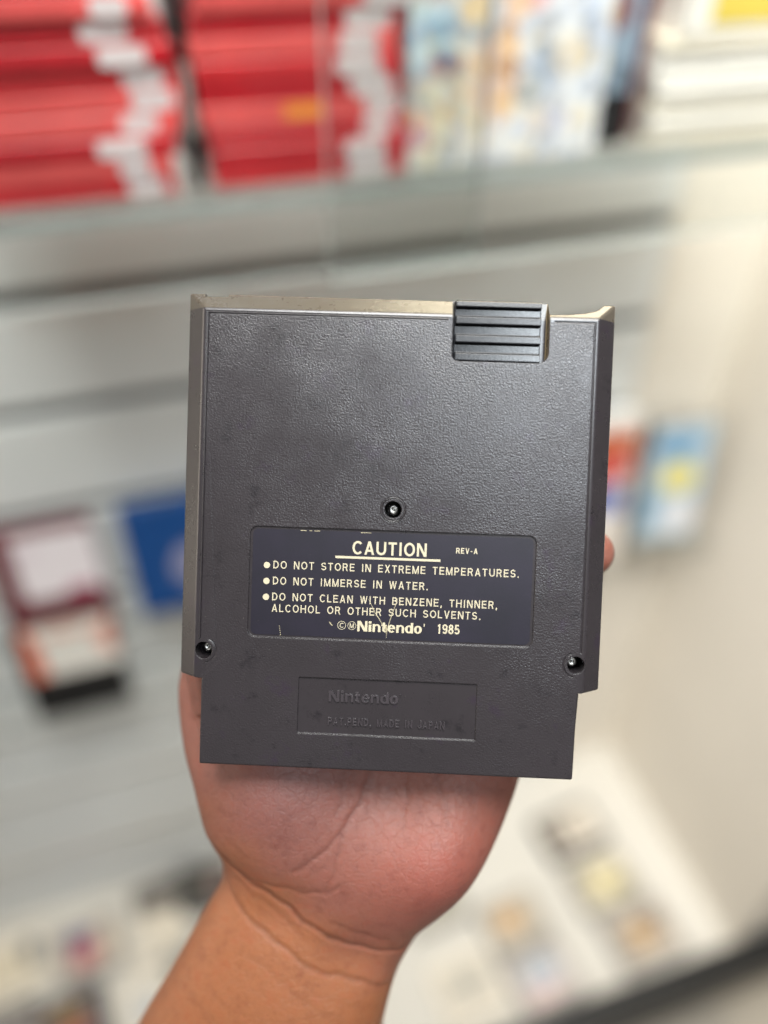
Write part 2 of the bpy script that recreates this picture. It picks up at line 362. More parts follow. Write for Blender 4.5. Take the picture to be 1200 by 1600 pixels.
box('cover_art', (-.0415, .0415, 0, .0005, .001, .199), art('light blue yellow cover', S(176, 194, 206), [(-8, 168, 34, 18, S(108, 156, 192)), (4, 118, 26, 24, S(226, 212, 120)), (-30, 70, 16, 26, S(130, 170, 196)), (18, 54, 32, 26, S(222, 222, 226)), (0, 8, 50, 10, S(140, 138, 128))]), o)

# ------------------------------------------------------------------ games lying on the deck
def flat_game(a, b, turn, size, shell, blobs, base, label, name='game_cartridge', h=0.018):
    o = at(name, a, b, 0.2382, turn); tag(o, label, 'game cartridge' if name == 'game_cartridge' else 'game box')
    w, d = size
    box('cartridge_shell', (-w / 2, w / 2, -d / 2, d / 2, 0, h), shell, o, .003, 2)
    # picture label on top: art() works in x/z, so the print is a thin plate turned flat
    p = box('picture_label', (-w * .42, w * .42, 0, .0005, -d * .38, d * .38), art('label print', base, blobs), o)
    p.rotation_euler = (R(-90), 0, 0); p.location = (0, 0, h + .0002)
    return o
flat_game(0.535, 0.150, 6, (.115, .085), M['charcoal'], [(-20, 0, 20, 26, S(120, 112, 104)), (28, 8, 24, 20, S(222, 212, 196))], S(196, 186, 172), 'charcoal cartridge on the deck, farthest in the right row')
flat_game(0.545, 0.250, 4, (.115, .09), M['grey'], [(0, 0, 26, 22, S(206, 194, 150)), (30, -14, 16, 16, S(150, 140, 110)), (-34, 6, 12, 26, S(146, 138, 124))], S(206, 196, 170), 'grey cartridge with yellow label in the right row')
flat_game(0.562, 0.344, 4, (.115, .09), M['grey'], [(-4, 0, 26, 20, S(176, 146, 106)), (30, 10, 14, 20, S(120, 104, 92)), (-36, 0, 12, 26, S(150, 140, 130))], S(190, 176, 160), 'grey cartridge with tan label nearest the black rail')
flat_game(0.372, 0.262, 6, (.105, .085), M['grey'], [(-6, 4, 24, 20, S(184, 146, 100)), (28, -6, 18, 22, S(176, 166, 150))], S(196, 184, 166), 'grey cartridge with orange label beside the right row')
flat_game(0.380, 0.355, 6, (.105, .09), M['grey'], [(2, 10, 30, 18, S(164, 174, 184)), (-10, -20, 28, 12, S(206, 180, 176))], S(196, 186, 180), 'grey cartridge with pale blue label beside the right row')
flat_game(-0.105, 0.052, -6, (.10, .08), M['charcoal'], [(20, 0, 18, 26, S(112, 92, 86))], S(70, 68, 62), 'charcoal cartridge on the deck behind the wrist')
flat_game(-0.300, 0.095, 8, (.10, .09), M['grey'], [(-8, 20, 22, 14, S(84, 74, 120)), (-4, -8, 22, 18, S(176, 84, 88)), (30, 0, 14, 30, S(206, 190, 170))], S(190, 178, 166), 'grey cartridge with blue and red label at lower left')
flat_game(-0.190, 0.100, 4, (.09, .085), M['cream'], [(10, 0, 20, 20, S(226, 214, 192))], S(206, 198, 184), 'cream cartridge on the deck beside the forearm')
flat_game(-0.415, 0.085, 10, (.10, .085), M['cream'], [(30, 10, 12, 24, S(96, 102, 112))], S(214, 202, 178), 'cream cartridge in the far lower left corner')
flat_game(-0.330, 0.200, 8, (.11, .09), M['charcoal'], [(0, 14, 34, 14, S(132, 106, 66)), (10, -14, 26, 14, S(150, 84, 72))], S(104, 96, 100), 'dark cartridge with brown label at lower left')
flat_game(-0.200, 0.205, 3, (.11, .09), M['cream'], [(-14, -8, 24, 20, S(190, 190, 190))], S(212, 206, 194), 'pale cartridge with grey label at the lower left')

flat_game(-0.135, 0.165, -4, (.10, .085), M['grey'], [(0, 6, 30, 16, S(150, 150, 146))], S(178, 172, 160), 'grey cartridge on the deck close behind the wrist')
flat_game(-0.420, 0.190, 6, (.10, .085), M['charcoal'], [(8, 0, 26, 18, S(120, 116, 116))], S(150, 142, 134), 'charcoal cartridge with grey label in the lower left corner')
flat_game(-0.255, 0.300, 5, (.11, .09), M['grey'], [(-10, 4, 26, 18, S(140, 120, 112)), (26, -8, 18, 16, S(186, 178, 166))], S(170, 162, 150), 'grey cartridge with brown label beside the lower forearm')
flat_game(-0.510, 0.130, 9, (.10, .09), M['charcoal'], [(10, 0, 24, 18, S(150, 120, 110))], S(120, 116, 112), 'charcoal cartridge with pinkish label at the far left edge')
flat_game(-0.190, 0.010 + 0.035, 3, (.07, .05), M['blackp'], [(0, 0, 16, 10, S(110, 100, 92))], S(90, 86, 82), 'small black cartridge against the wall left of the wrist')
flat_game(0.255, 0.190, 5, (.10, .085), M['grey'], [(4, 0, 26, 20, S(150, 146, 128))], S(188, 182, 166), 'grey cartridge with olive label close to the palm')
flat_game(0.262, 0.330, 5, (.10, .09), M['cream'], [(4, 8, 26, 16, S(176, 172, 160))], S(200, 192, 178), 'cream cartridge on the deck right of the wrist')

# ------------------------------------------------------------------ lettering: strokes with their own edges
HS = 0.088
def arc(cx, cy, rx, ry, a0, a1, n=14):
    return [(cx + rx * math.cos(R(a0 + (a1 - a0) * i / n)), cy + ry * math.sin(R(a0 + (a1 - a0) * i / n))) for i in range(n + 1)]
T_, B_ = 1 - HS, HS
def dg(x0, y0, x1, y1, hw=0.098): return ('d', x0, y0, x1, y1, hw)
GL = {
    'A': (0.80, [dg(.098, 0, .40, 1), dg(.702, 0, .40, 1), [(.2, .30), (.6, .30)]]),
    'B': (0.72, [[(HS, 0), (HS, 1)], [(HS, T_), (.38, T_)] + arc(.38, .725, .19, T_ - .725, 90, -90) + [(HS, .538)], [(.38, .53)] + arc(.40, .31, .22, .222, 90, -90) + [(HS, B_)]]),
    'C': (0.80, [arc(.43, .5, .34, .425, 42, 318, 26)]),
    'D': (0.78, [[(HS, 0), (HS, 1)], [(HS, T_), (.32, T_)] + arc(.32, .5, .36, T_ - .5, 90, -90, 18) + [(HS, B_)]]),
    'E': (0.68, [[(HS, 0), (HS, 1)], [(HS, T_), (.66, T_)], [(HS, .52), (.61, .52)], [(HS, B_), (.67, B_)]]),
    'H': (0.78, [[(HS, 0), (HS, 1)], [(.69, 0), (.69, 1)], [(HS, .53), (.69, .53)]]),
    'I': (0.27, [[(.135, 0), (.135, 1)]]),
    'J': (0.60, [[(.50, 1), (.50, .28)] + arc(.29, .28, .21, .2, 0, -180)]),
    'L': (0.62, [[(HS, 0), (HS, 1)], [(HS, B_), (.61, B_)]]),
    'M': (0.90, [[(HS, 0), (HS, 1)], [(.81, 0), (.81, 1)], dg(.10, 1, .45, 0, .09), dg(.80, 1, .45, 0, .09)]),
    'N': (0.78, [[(HS, 0), (HS, 1)], [(.69, 0), (.69, 1)], dg(.11, 1, .67, 0, .11)]),
    'O': (0.86, [arc(.43, .5, .345, .425, 0, 360, 32)]),
    'P': (0.70, [[(HS, 0), (HS, 1)], [(HS, T_), (.38, T_)] + arc(.38, .69, .22, T_ - .69, 90, -90) + [(HS, .468)]]),
    'R': (0.75, [[(HS, 0), (HS, 1)], [(HS, T_), (.40, T_)] + arc(.40, .70, .22, T_ - .70, 90, -90) + [(HS, .488)], dg(.44, .5, .65, 0, .10)]),
    'S': (0.72, [arc(.36, .705, .255, .207, 18, 265, 18) + arc(.36, .295, .275, .207, 85, -162, 18)]),
    'T': (0.70, [[(.35, 0), (.35, .9)], [(.02, T_), (.68, T_)]]),
    'U': (0.78, [[(HS, 1), (HS, .38)] + arc(.39, .38, .302, .295, 180, 360, 18) + [(.692, 1)]]),
    'V': (0.76, [dg(.098, 1, .38, 0), dg(.662, 1, .38, 0)]),
    'W': (1.06, [dg(.09, 1, .30, 0, .085), dg(.53, 1, .30, 0, .085), dg(.53, 1, .76, 0, .085), dg(.97, 1, .76, 0, .085)]),
    'X': (0.76, [dg(.11, 1, .65, 0, .11), dg(.65, 1, .11, 0, .11)]),
    'Z': (0.70, [[(.05, T_), (.66, T_)], dg(.55, .9, .13, .1, .12), [(.03, B_), (.67, B_)]]),
    '.': (0.28, [[(.14, 0), (.14, .17)]]), ',': (0.28, [[(.14, .17), (.14, .0), (.09, -.16)]]),
    '-': (0.45, [[(.05, .42), (.40, .42)]]), ' ': (0.52, []), "'": (0.2, [[(.1, .8), (.1, 1)]]),
    '1': (0.60, [[(.36, 0), (.36, 1)], [(.14, .80), (.30, .84), (.36, .93)]]),
    '9': (0.66, [arc(.33, .68, .235, .235, 0, 360, 22), [(.565, .68)] + arc(.33, .35, .235, .265, 10, -150, 12)]),
    '8': (0.66, [arc(.33, .73, .20, .185, 0, 360, 20), arc(.33, .295, .245, .21, 0, 360, 22)]),
    '5': (0.66, [[(.56, T_), (.17, T_), (.12, .52)] + arc(.32, .33, .24, .245, 135, -155, 16)]),
}
class Pen:
    """collects strokes into one bmesh; every stroke is a thin solid"""
    def __init__(s, z, h): s.bm = bmesh.new(); s.z = z; s.h = h; s.k = 0
    def solid(s, rings):
        """rings: list of (left, right) points"""
        z1 = s.z + s.h + (s.k % 7) * 0.0035; s.k += 1
        vs = [[s.bm.verts.new((p[0] * MM, p[1] * MM, z * MM)) for p in (l, r) for z in (s.z, z1)] for l, r in rings]
        for a, b in zip(vs, vs[1:]):
            for i, j in ((1, 3), (3, 2), (2, 0), (0, 1)): s.bm.faces.new((a[i], a[j], b[j], b[i]))
        for e in (vs[0], vs[-1]): s.bm.faces.new((e[0], e[1], e[3], e[2]))
    def stroke(s, pts, hw):
        closed = math.dist(pts[0], pts[-1]) < 1e-6 and len(pts) > 3
        n = len(pts); rings = []
        for i, p in enumerate(pts):
            q0 = pts[i - 1] if i else (pts[-2] if closed else None); q1 = pts[i + 1] if i < n - 1 else (pts[1] if closed else None)
            d0 = Vector((p[0] - q0[0], p[1] - q0[1])).normalized() if q0 else None
            d1 = Vector((q1[0] - p[0], q1[1] - p[1])).normalized() if q1 else None
            if d0 is None: nn = Vector((-d1.y, d1.x)) * hw
            elif d1 is None: nn = Vector((-d0.y, d0.x)) * hw
            else:
                a = Vector((-d0.y, d0.x)); b = Vector((-d1.y, d1.x)); m = (a + b).normalized(); nn = m * hw / max(0.5, m.dot(a))
            rings.append(((p[0] + nn.x, p[1] + nn.y), (p[0] - nn.x, p[1] - nn.y)))
        s.solid(rings)
    def text(s, txt, x0, x1, y, cap, track=0.16, weight=1.0):
        tot = sum(GL[c][0] + track for c in txt) - track
        sx = (x1 - x0) / tot; x = x0
        for c in txt:
            w, st = GL[c]
            for g in st:
                if isinstance(g, tuple):
                    _, ax, ay, bx, by, hw = g; hw *= weight
                    f = lambda px, py: (x + px * sx, y + py * cap)
                    s.solid([(f(ax - hw, ay), f(ax + hw, ay)), (f(bx - hw, by), f(bx + hw, by))])
                else: s.stroke([(x + px * sx, y + py * cap) for px, py in g], HS * cap * weight)
            x += (w + track) * sx
    def disc(s, cx, cy, r): s.solid([((cx + r * math.cos(R(a)), cy + r * math.sin(R(a))), (cx + r * math.cos(R(a)), cy - r * math.sin(R(a)))) for a in range(2, 180, 11)])
    def ring(s, cx, cy, rx, ry, ix, iy, a0=0, a1=360, n=28):
        s.solid([((cx + rx * math.cos(R(a)), cy + ry * math.sin(R(a))), (cx + ix * math.cos(R(a)), cy + iy * math.sin(R(a)))) for a in [a0 + (a1 - a0) * i / n for i in range(n + 1)]])
    def bar(s, x0, x1, y0, y1): s.solid([((x0, y0), (x0, y1)), ((x1, y0), (x1, y1))])
    def wordmark(s, x0, x1, y, cap):
        """heavy rounded lower-case logotype: thick stems, thin joins"""
        widths = [1.02, .36, .80, .54, .80, .80, .82, .82]; gap = .085
        sx = (x1 - x0) / (sum(widths) + gap * 7); xs = []; x = x0
        for w in widths: xs.append(x); x += (w + gap) * sx
        X = lambda k, u: xs[k] + u * sx
        Y = lambda v: y + v * cap
        st = .245; xh = .74
        b = lambda k, u0, u1, v0, v1: s.bar(X(k, u0), X(k, u1), Y(v0), Y(v1))
        b(0, 0, st, 0, 1); b(0, 1.02 - st, 1.02, 0, 1); s.solid([((X(0, .02), Y(1)), (X(0, .34), Y(1))), ((X(0, .68), Y(0)), (X(0, 1.0), Y(0)))])
        b(1, .04, .32, 0, .68); b(1, .04, .32, .78, 1)
        for k in (2, 5):
            b(k, 0, st, 0, xh); b(k, .80 - st, .80, 0, .5)
            s.ring(X(k, .44), Y(.44), .36 * sx, (xh - .43) * cap, (.36 - st) * sx, (xh - .56) * cap, 0, 150, 14)
        b(3, .12, .12 + st, .12, .93); b(3, 0, .54, .58, .72); s.ring(X(3, .42), Y(.2), .30 * sx, .2 * cap, .05 * sx, .07 * cap, 180, 285, 8)
        def bowl(k, a0=0, a1=360): s.ring(X(k, .40), Y(xh / 2), .40 * sx, (xh / 2 + .012) * cap, .135 * sx, (xh / 2 - .12) * cap, a0, a1)
        bowl(4, 5, 320); b(4, .15, .78, .33, .45)
        bowl(6); b(6, .82 - st, .82, 0, 1)
        bowl(7)
    def done(s, name, mat, parent): return from_bm(name, s.bm, mat, parent)

# ------------------------------------------------------------------ the cartridge (mm, x right, y up its height, z out of the back face)
CART_LOC = (0.00014, 0.12160, 1.40222); CART_ROT = (R(52.048), R(0.611), R(-2.476))
cart = empty('game_cartridge', CART_LOC, CART_ROT)
tag(cart, 'large grey game cartridge held up in the hand, back with caution label', 'game cartridge')
WF, TG, HF, HO, YS, ZB, TK = 54.7, 52.75, 128.4, 133.3, 24.6, 4.65, 16.5

def mesh_eval(o):
    dg_ = bpy.context.evaluated_depsgraph_get()
    return bpy.data.meshes.new_from_object(o.evaluated_get(dg_))
def tmp(bm):
    bmesh.ops.recalc_face_normals(bm, faces=bm.faces)
    me = bpy.data.meshes.new('cutter'); bm.to_mesh(me); bm.free(); o = bpy.data.objects.new('cutter', me); C.objects.link(o); o.parent = cart; return o
def carve(o, cutters):
    for c in cutters:
        md = o.modifiers.new('cut', 'BOOLEAN'); md.operation = 'DIFFERENCE'; md.object = c; md.solver = 'EXACT'
    me = mesh_eval(o); old = o.data; o.modifiers.clear(); o.data = me; bpy.data.meshes.remove(old)
    for c in cutters: bpy.data.objects.remove(c)
def tube(path, r, closed=False, n=8):
    bm = bmesh.new(); rings = []; N = len(path)
    for i, p in enumerate(path):
        p = Vector(p)
        a = Vector(path[i - 1]) if (i or closed) else p; b = Vector(path[(i + 1) % N]) if (i < N - 1 or closed) else p
        if i == 0 and not closed: a = p
        d0 = (p - a).normalized() if (p - a).length else (b - p).normalized(); d1 = (b - p).normalized() if (b - p).length else d0
        t = (d0 + d1).normalized(); side = t.cross(Vector((0, 0, 1))); k = 1 / max(.5, t.dot(d1))
        rings.append([bm.verts.new((p + side * math.cos(2 * math.pi * j / n) * r * k + Vector((0, 0, 1)) * math.sin(2 * math.pi * j / n) * r) * MM) for j in range(n)])
    for i in range(N if closed else N - 1):
        for j in range(n): bm.faces.new((rings[i][j], rings[i][(j + 1) % n], rings[(i + 1) % N][(j + 1) % n], rings[(i + 1) % N][j]))
    if not closed: bm.faces.new(rings[0]); bm.faces.new(rings[-1][::-1])
    return tmp(bm)
def prism_cut(pts, z0, z1):
    bm = bmesh.new(); bm_prism(bm, [(x * MM, y * MM) for x, y in pts], z0 * MM, z1 * MM); return tmp(bm)

bm = bmesh.new()
face = [(-TG, 0), (TG, 0), (TG, YS), (WF, YS), (WF, HF), (-WF, HF), (-WF, YS), (-TG, YS)]
mid = [(-TG, 0), (TG, 0), (TG, YS), (60, YS), (60, HO), (-60, HO), (-60, YS), (-TG, YS)]
L0 = [bm.verts.new((x * MM, y * MM, 0)) for x, y in face]
L1 = [bm.verts.new((x * MM, y * MM, -ZB * MM)) for x, y in mid]
L2 = [bm.verts.new((x * MM, y * MM, -TK * MM)) for x, y in mid]
bm.faces.new(L0); bm.faces.new(L2[::-1])
for A, Bq in ((L0, L1), (L1, L2)):
    for i in range(8): bm.faces.new((A[i], A[(i + 1) % 8], Bq[(i + 1) % 8], Bq[i]))
bmesh.ops.recalc_face_normals(bm, faces=bm.faces)
ed = [e for e in bm.edges if e.calc_length() > 3 * MM]
bmesh.ops.bevel(bm, geom=ed, offset=0.55 * MM, segments=3, affect='EDGES', profile=0.5)
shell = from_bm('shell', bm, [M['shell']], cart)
GX0, GX1, GY = 14.4, 41.1, 115.75
circ = lambda x, y, r, n=28: [(x + r * math.cos(2 * math.pi * i / n), y + r * math.sin(2 * math.pi * i / n)) for i in range(n)]
holes = [(-0.2, 74.1), (-52.3, 32.5), (52.3, 32.5)]
gp = [(GX0, 140), (GX0, GY + 2)] + [(GX0 + 2 - 2 * math.cos(R(a)), GY + 2 - 2 * math.sin(R(a))) for a in range(15, 90, 15)] + [(GX0 + 2, GY), (GX1 - 3, GY)] + \
     [(GX1 - 3 + 3 * math.sin(R(a)), GY + 3 - 3 * math.cos(R(a))) for a in range(15, 90, 15)] + [(GX1, GY + 3), (GX1, 140)]
cuts = [prism_cut(gp, -4.6, 4), prism_cut(rrect(-40, 40, 36.9, 68.2, 2.2), -0.5, 2), prism_cut(rrect(-25.1, 25.1, 10.0, 26.0, 0.3, 2), -0.5, 2)]
cuts += [prism_cut(circ(x, y, 2.4), -14, 3) for x, y in holes]
# thinner stretch of the top edge right of the grip, and the little slot at the top left
bm = bmesh.new(); prof = [(41.12, -0.9), (46, -1.1), (51, -1.7), (54.5, -2.7), (56.2, -4.0), (57.2, -5.0), (57.2, -22), (41.12, -22)]
a_ = [bm.verts.new((x * MM, 121 * MM, z * MM)) for x, z in prof]; b_ = [bm.verts.new((x * MM, 142 * MM, z * MM)) for x, z in prof]
bm.faces.new(a_); bm.faces.new(b_[::-1])
for i in range(8): bm.faces.new((a_[i], a_[(i + 1) % 8], b_[(i + 1) % 8], b_[i]))
cuts.append(tmp(bm))
bm = bmesh.new(); bm_box(bm, -55.6 * MM, -48.9 * MM, 132.2 * MM, 140 * MM, -9 * MM, -3.7 * MM); cuts.append(tmp(bm))
carve(shell, cuts)
gr = .28
g = [tube([(-53.55, 35.9, 0), (-53.55, HF - 1.15, 0), (13.2, HF - 1.15, 0)], gr), tube([(42.4, HF - 1.15, 0), (53.55, HF - 1.15, 0), (53.55, 35.9, 0)], gr),
     tube([(-0.2 + 3.35 * math.cos(R(a)), 74.1 + 3.35 * math.sin(R(a)), 0) for a in range(0, 360, 10)], .24, True),
     tube([(-52.3 + 3.5 * math.cos(R(a)), 32.5 + 3.5 * math.sin(R(a)), 0) for a in range(-78, 68, 9)], .26),
     tube([(52.3 - 3.5 * math.cos(R(a)), 32.5 + 3.5 * math.sin(R(a)), 0) for a in range(-78, 68, 9)], .26)]
carve(shell, g)

# grip block with ridges in the corner recess
gb = bmesh.new(); bm_box(gb, 14.9 * MM, 39.1 * MM, 115.9 * MM, 132.9 * MM, -12 * MM, -3.0 * MM)
bmesh.ops.bevel(gb, geom=gb.edges[:], offset=.2 * MM, segments=2, affect='EDGES')
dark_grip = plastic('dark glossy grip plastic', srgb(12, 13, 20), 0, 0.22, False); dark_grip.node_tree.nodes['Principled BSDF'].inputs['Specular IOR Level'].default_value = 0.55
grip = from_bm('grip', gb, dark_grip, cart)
for y0, y1 in ((130.9, 132.7), (126.2, 128.5), (121.1, 123.4), (116.1, 118.4)):
    rb = bmesh.new(); v0 = (15.4, 38.9)
    prof = [(y0 - .05, -3.1), (y0 + .05, -1.35), (y0 + .3, -1.15), (y1 - .3, -1.25), (y1 - .02, -1.5), (y1 + .55, -3.1)]
    lo = [rb.verts.new((v0[0] * MM, y * MM, z * MM)) for y, z in prof]; hi = [rb.verts.new((v0[1] * MM, y * MM, z * MM)) for y, z in prof]
    rb.faces.new(lo); rb.faces.new(hi[::-1])
    for i in range(6): rb.faces.new((lo[i], lo[(i + 1) % 6], hi[(i + 1) % 6], hi[i]))
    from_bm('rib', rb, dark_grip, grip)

# screws down in their holes
for (x, y), (dx, dy) in zip(holes, ((0.1, -.1), (.3, .3), (-.2, .2))):
    sb = bmesh.new(); rings = []
    for r_, z in ((1.75, -10.9), (1.75, -5.2), (1.6, -4.75), (1.15, -4.4), (.55, -4.25), (.5, -4.6), (.35, -4.0), (.12, -3.85)):
        rings.append([sb.verts.new(((x + dx + r_ * math.cos(2 * math.pi * i / 20)) * MM, (y + dy + r_ * math.sin(2 * math.pi * i / 20)) * MM, z * MM)) for i in range(20)])
    for A, Bq in zip(rings, rings[1:]):
        for i in range(20): sb.faces.new((A[i], A[(i + 1) % 20], Bq[(i + 1) % 20], Bq[i]))
    sb.faces.new(rings[-1]); sb.faces.new(rings[0][::-1])
    from_bm('screw', sb, M['steel'], cart, True)

# printed caution panel
lb = bmesh.new(); bm_prism(lb, [(x * MM, y * MM) for x, y in rrect(-39.2, 39.2, 37.6, 67.5, 1.6)], -0.55 * MM, -0.38 * MM)
label = from_bm('caution_label', lb, M['label'], cart); label['label'] = 'dark navy panel printed with cream caution text'
ZL, HL = -0.385, 0.012
def line(txt, x0, x1, y, cap, tr=0.2, wt=0.74, name='lettering'):
    p = Pen(ZL, HL); p.text(txt, x0, x1, y, cap, tr, wt); return p.done(name, M['ink'], label)
line('CAUTION', -11.2, 9.6, 61.2, 3.75, .15, 0.92)
p = Pen(ZL, HL); p.bar(-15.9, 13.5, 59.95, 60.6); p.done('underline', M['ink'], label)
line('REV-A', 17.8, 23.8, 62.5, 1.55, .22, .95)
line('DO NOT STORE IN EXTREME TEMPERATURES.', -33.3, 35.6, 56.35, 2.2, .22)
line('DO NOT IMMERSE IN WATER.', -33.3, 10.4, 51.85, 2.2, .22)
line('DO NOT CLEAN WITH BENZENE, THINNER,', -33.4, 29.9, 47.35, 2.2, .22)
line('ALCOHOL OR OTHER SUCH SOLVENTS.', -33.4, 25.4, 44.1, 2.2, .22)
line('1985', 13.2, 19.6, 39.75, 2.75, .14, .85)
for y in (57.25, 52.75, 48.25):
    p = Pen(ZL, HL); p.disc(-35.1, y, .9); p.done('bullet', M['ink'], label)
for x, ch in ((-13.5, 'C'), (-10.65, 'M')):
    p = Pen(ZL, HL); p.ring(x, 41.05, 1.2, 1.2, 1.08, 1.08); p.text(ch, x - .6, x + .6, 40.35, 1.4, 0, .75); p.done('circled_letter', M['ink'], label)
p = Pen(ZL, HL); p.wordmark(-9.1, 9.1, 39.55, 2.95); p.bar(9.55, 9.8, 41.6, 42.4); p.done('wordmark', M['ink'], label)
def scratch(pts, hw):
    p = Pen(-0.36, 0.008)
    rings = []; n = len(pts)
    for i, q in enumerate(pts):
        w = hw * (0.25 + math.sin(math.pi * (i + .5) / n)); rings.append(((q[0] - w, q[1]), (q[0] + w, q[1])))
    p.solid(rings); p.done('scratch', M['worn'], label)
scratch([(-6.2, 48.7), (-5.3, 47.1), (-4.2, 44.9), (-2.9, 43.1), (-2.2, 41.9), (-1.5, 40.4), (-1.0, 39.2)], .09)
scratch([(2.1, 49.4), (1.4, 47.2), (.5, 44.7), (-.2, 42.2), (-.7, 40.1), (-.9, 37.9)], .08)
scratch([(-1.2, 41.6), (-1.0, 40.6), (-.9, 39.6)], .22); scratch([(-17.0, 41.9), (-16.6, 41.4), (-16.1, 40.8)], .16)
for k in range(5): scratch([(-31.1 + .1 * k, 40.3 - .6 * k), (-31 + .08 * k, 40.0 - .6 * k)], .1)
for x0, x1 in ((-25.9, -24.2), (-23.4, -22.6), (-22.0, -20.4), (-9, -6)):
    p = Pen(-0.37, 0.01); p.bar(x0, x1, 67.25, 67.42); p.done('scratch', M['worn'], label)

# moulded maker's plate
p = Pen(-0.52, 0.50); p.wordmark(-16.5, 3.2, 19.4, 3.1); p.bar(3.5, 3.8, 21.9, 22.3); p.done('raised_wordmark', M['raised'], cart)
p = Pen(-0.52, 0.48); p.text('PAT.PEND, MADE IN JAPAN', -16.5, 16.4, 12.7, 2.15, .22, .85); p.done('raised_lettering', M['raised'], cart)

# ------------------------------------------------------------------ the hand (same frame, mm)
RL = [(-114.3, -163.6), (-91.6, -124.1), (-77.7, -98.4), (-68.8, -81.9), (-59.2, -63.2), (-53.2, -51.9), (-52.4, -44.9), (-53.6, -39.7), (-58.0, -31.4), (-61.9, -17.9), (-65.9, -6.6), (-68.6, 7.9), (-68.0, 18.3), (-61.9, 37.2), (-52.0, 52.1), (-44.0, 60.6)]
RR = [(-11.8, -172.6), (-2.7, -128.7), (1.0, -104.8), (3.4, -89.7), (6.3, -77.9), (9.8, -69.7), (13.6, -62.7), (20.6, -55.0), (29.0, -44.1), (37.0, -29.0), (42.9, -13.1), (45.9, 2.5), (48.4, 17.1), (52.7, 33.7), (53.1, 48.0), (52.7, 58.2)]
#      centre depth, front half thickness, back half thickness
ZZ = [(-46, 30, 30), (-43, 27, 27), (-40, 24, 24), (-38, 22, 22), (-37, 20, 20), (-36, 19, 19), (-35, 19, 19), (-34, 19, 19), (-33, 19, 19), (-33, 18, 18), (-34, 17, 17), (-35, 16, 16), (-35, 15.5, 15), (-34, 14.5, 13), (-33, 13, 11), (-32, 11, 10)]
def cr(P, t):
    i = min(int(t), len(P) - 2); f = t - i
    g = lambda k: P[max(0, min(len(P) - 1, k))]
    return tuple(0.5 * (2 * b + (c - a) * f + (2 * a - 5 * b + 4 * c - d) * f * f + (-a + 3 * b - 3 * c + d) * f ** 3) for a, b, c, d in zip(g(i - 1), g(i), g(i + 1), g(i + 2)))
bm = bmesh.new(); rings = []; NR, NA = 110, 72
for k in range(NR + 1):
    t = k / NR * (len(RL) - 1) * .99999
    l, r_, z = cr(RL, t), cr(RR, t), cr(ZZ, t); ring = []
    for j in range(NA):
        a = 2 * math.pi * j / NA; c, s_ = math.cos(a), math.sin(a); ex = 2 / 2.35
        u = math.copysign(abs(c) ** ex, c); v = math.copysign(abs(s_) ** ex, s_)
        f = (1 - u) / 2
        x = r_[0] * (1 - f) + l[0] * f; y = r_[1] * (1 - f) + l[1] * f
        ring.append(bm.verts.new((x * MM, y * MM, (z[0] + v * (z[1] if v > 0 else z[2])) * MM)))
    rings.append(ring)
for A, Bq in zip(rings, rings[1:]):
    for j in range(NA): bm.faces.new((A[j], A[(j + 1) % NA], Bq[(j + 1) % NA], Bq[j]))
bm.faces.new(rings[0]); bm.faces.new(rings[-1][::-1])
def limb(pts):
    """tapered round chain: (x, y, z, r)"""
    path = []
    for i in range(len(pts) - 1):
        for q in range(6): path.append(cr(pts, i + q / 6))
    path.append(pts[-1])
    p0, p1 = path[-2], path[-1]; d = (Vector(p1[:3]) - Vector(p0[:3])).normalized(); r1 = p1[3]
    for a in (20, 40, 58, 72, 84): q = Vector(p1[:3]) + d * r1 * math.sin(R(a)); path.append((*q, r1 * math.cos(R(a))))
    rg = []
    for i, p in enumerate(path):
        a = Vector(path[max(0, i - 1)][:3]); b = Vector(path[min(len(path) - 1, i + 1)][:3]); t = (b - a).normalized()
        s1 = t.cross(Vector((0, 0, 1))).normalized(); s2 = s1.cross(t)
        rg.append([bm.verts.new((Vector(p[:3]) + (s1 * math.cos(2 * math.pi * j / 20) + s2 * math.sin(2 * math.pi * j / 20)) * p[3]) * MM) for j in range(20)])
    for A, Bq in zip(rg, rg[1:]):
        for j in range(20): bm.faces.new((A[j], A[(j + 1) % 20], Bq[(j + 1) % 20], Bq[j]))
    bm.faces.new(rg[0]); bm.faces.new(rg[-1][::-1])
limb([(-33, 45, -30, 10.5), (-37, 70, -30, 9.6), (-39, 92, -29, 8.8), (-39, 108, -27, 7.8)])        # index finger
limb([(-10, 48, -30, 10.5), (-11, 76, -31, 9.8), (-11, 100, -30, 9.0), (-10, 119, -27, 8.0)])       # middle finger
limb([(14, 46, -30, 10.2), (17, 72, -31, 9.4), (19, 94, -30, 8.6), (20, 111, -27, 7.6)])            # ring finger
limb([(36, 36, -30, 9.8), (47, 48, -31, 8.8), (55, 57, -29, 8.0), (60.8, 62.0, -26, 7.6)])          # little finger, its tip past the edge
limb([(-50, 10, -33, 14), (-54, 26, -31, 11.8), (-53.5, 38, -29, 10.4), (-52.5, 47, -27.5, 9.4)])   # thumb behind the edge
bmesh.ops.recalc_face_normals(bm, faces=bm.faces)
hm = bpy.data.meshes.new('hand'); bm.to_mesh(hm); bm.free()
hand = bpy.data.objects.new('hand', hm); link(hand)
md = hand.modifiers.new('r', 'REMESH'); md.mode = 'VOXEL'; md.voxel_size = 0.0007
md = hand.modifiers.new('s', 'SMOOTH'); md.iterations = 12; md.factor = .5
me = mesh_eval(hand); hand.modifiers.clear(); hand.data = me; bpy.data.meshes.remove(hm); me.name = 'hand'
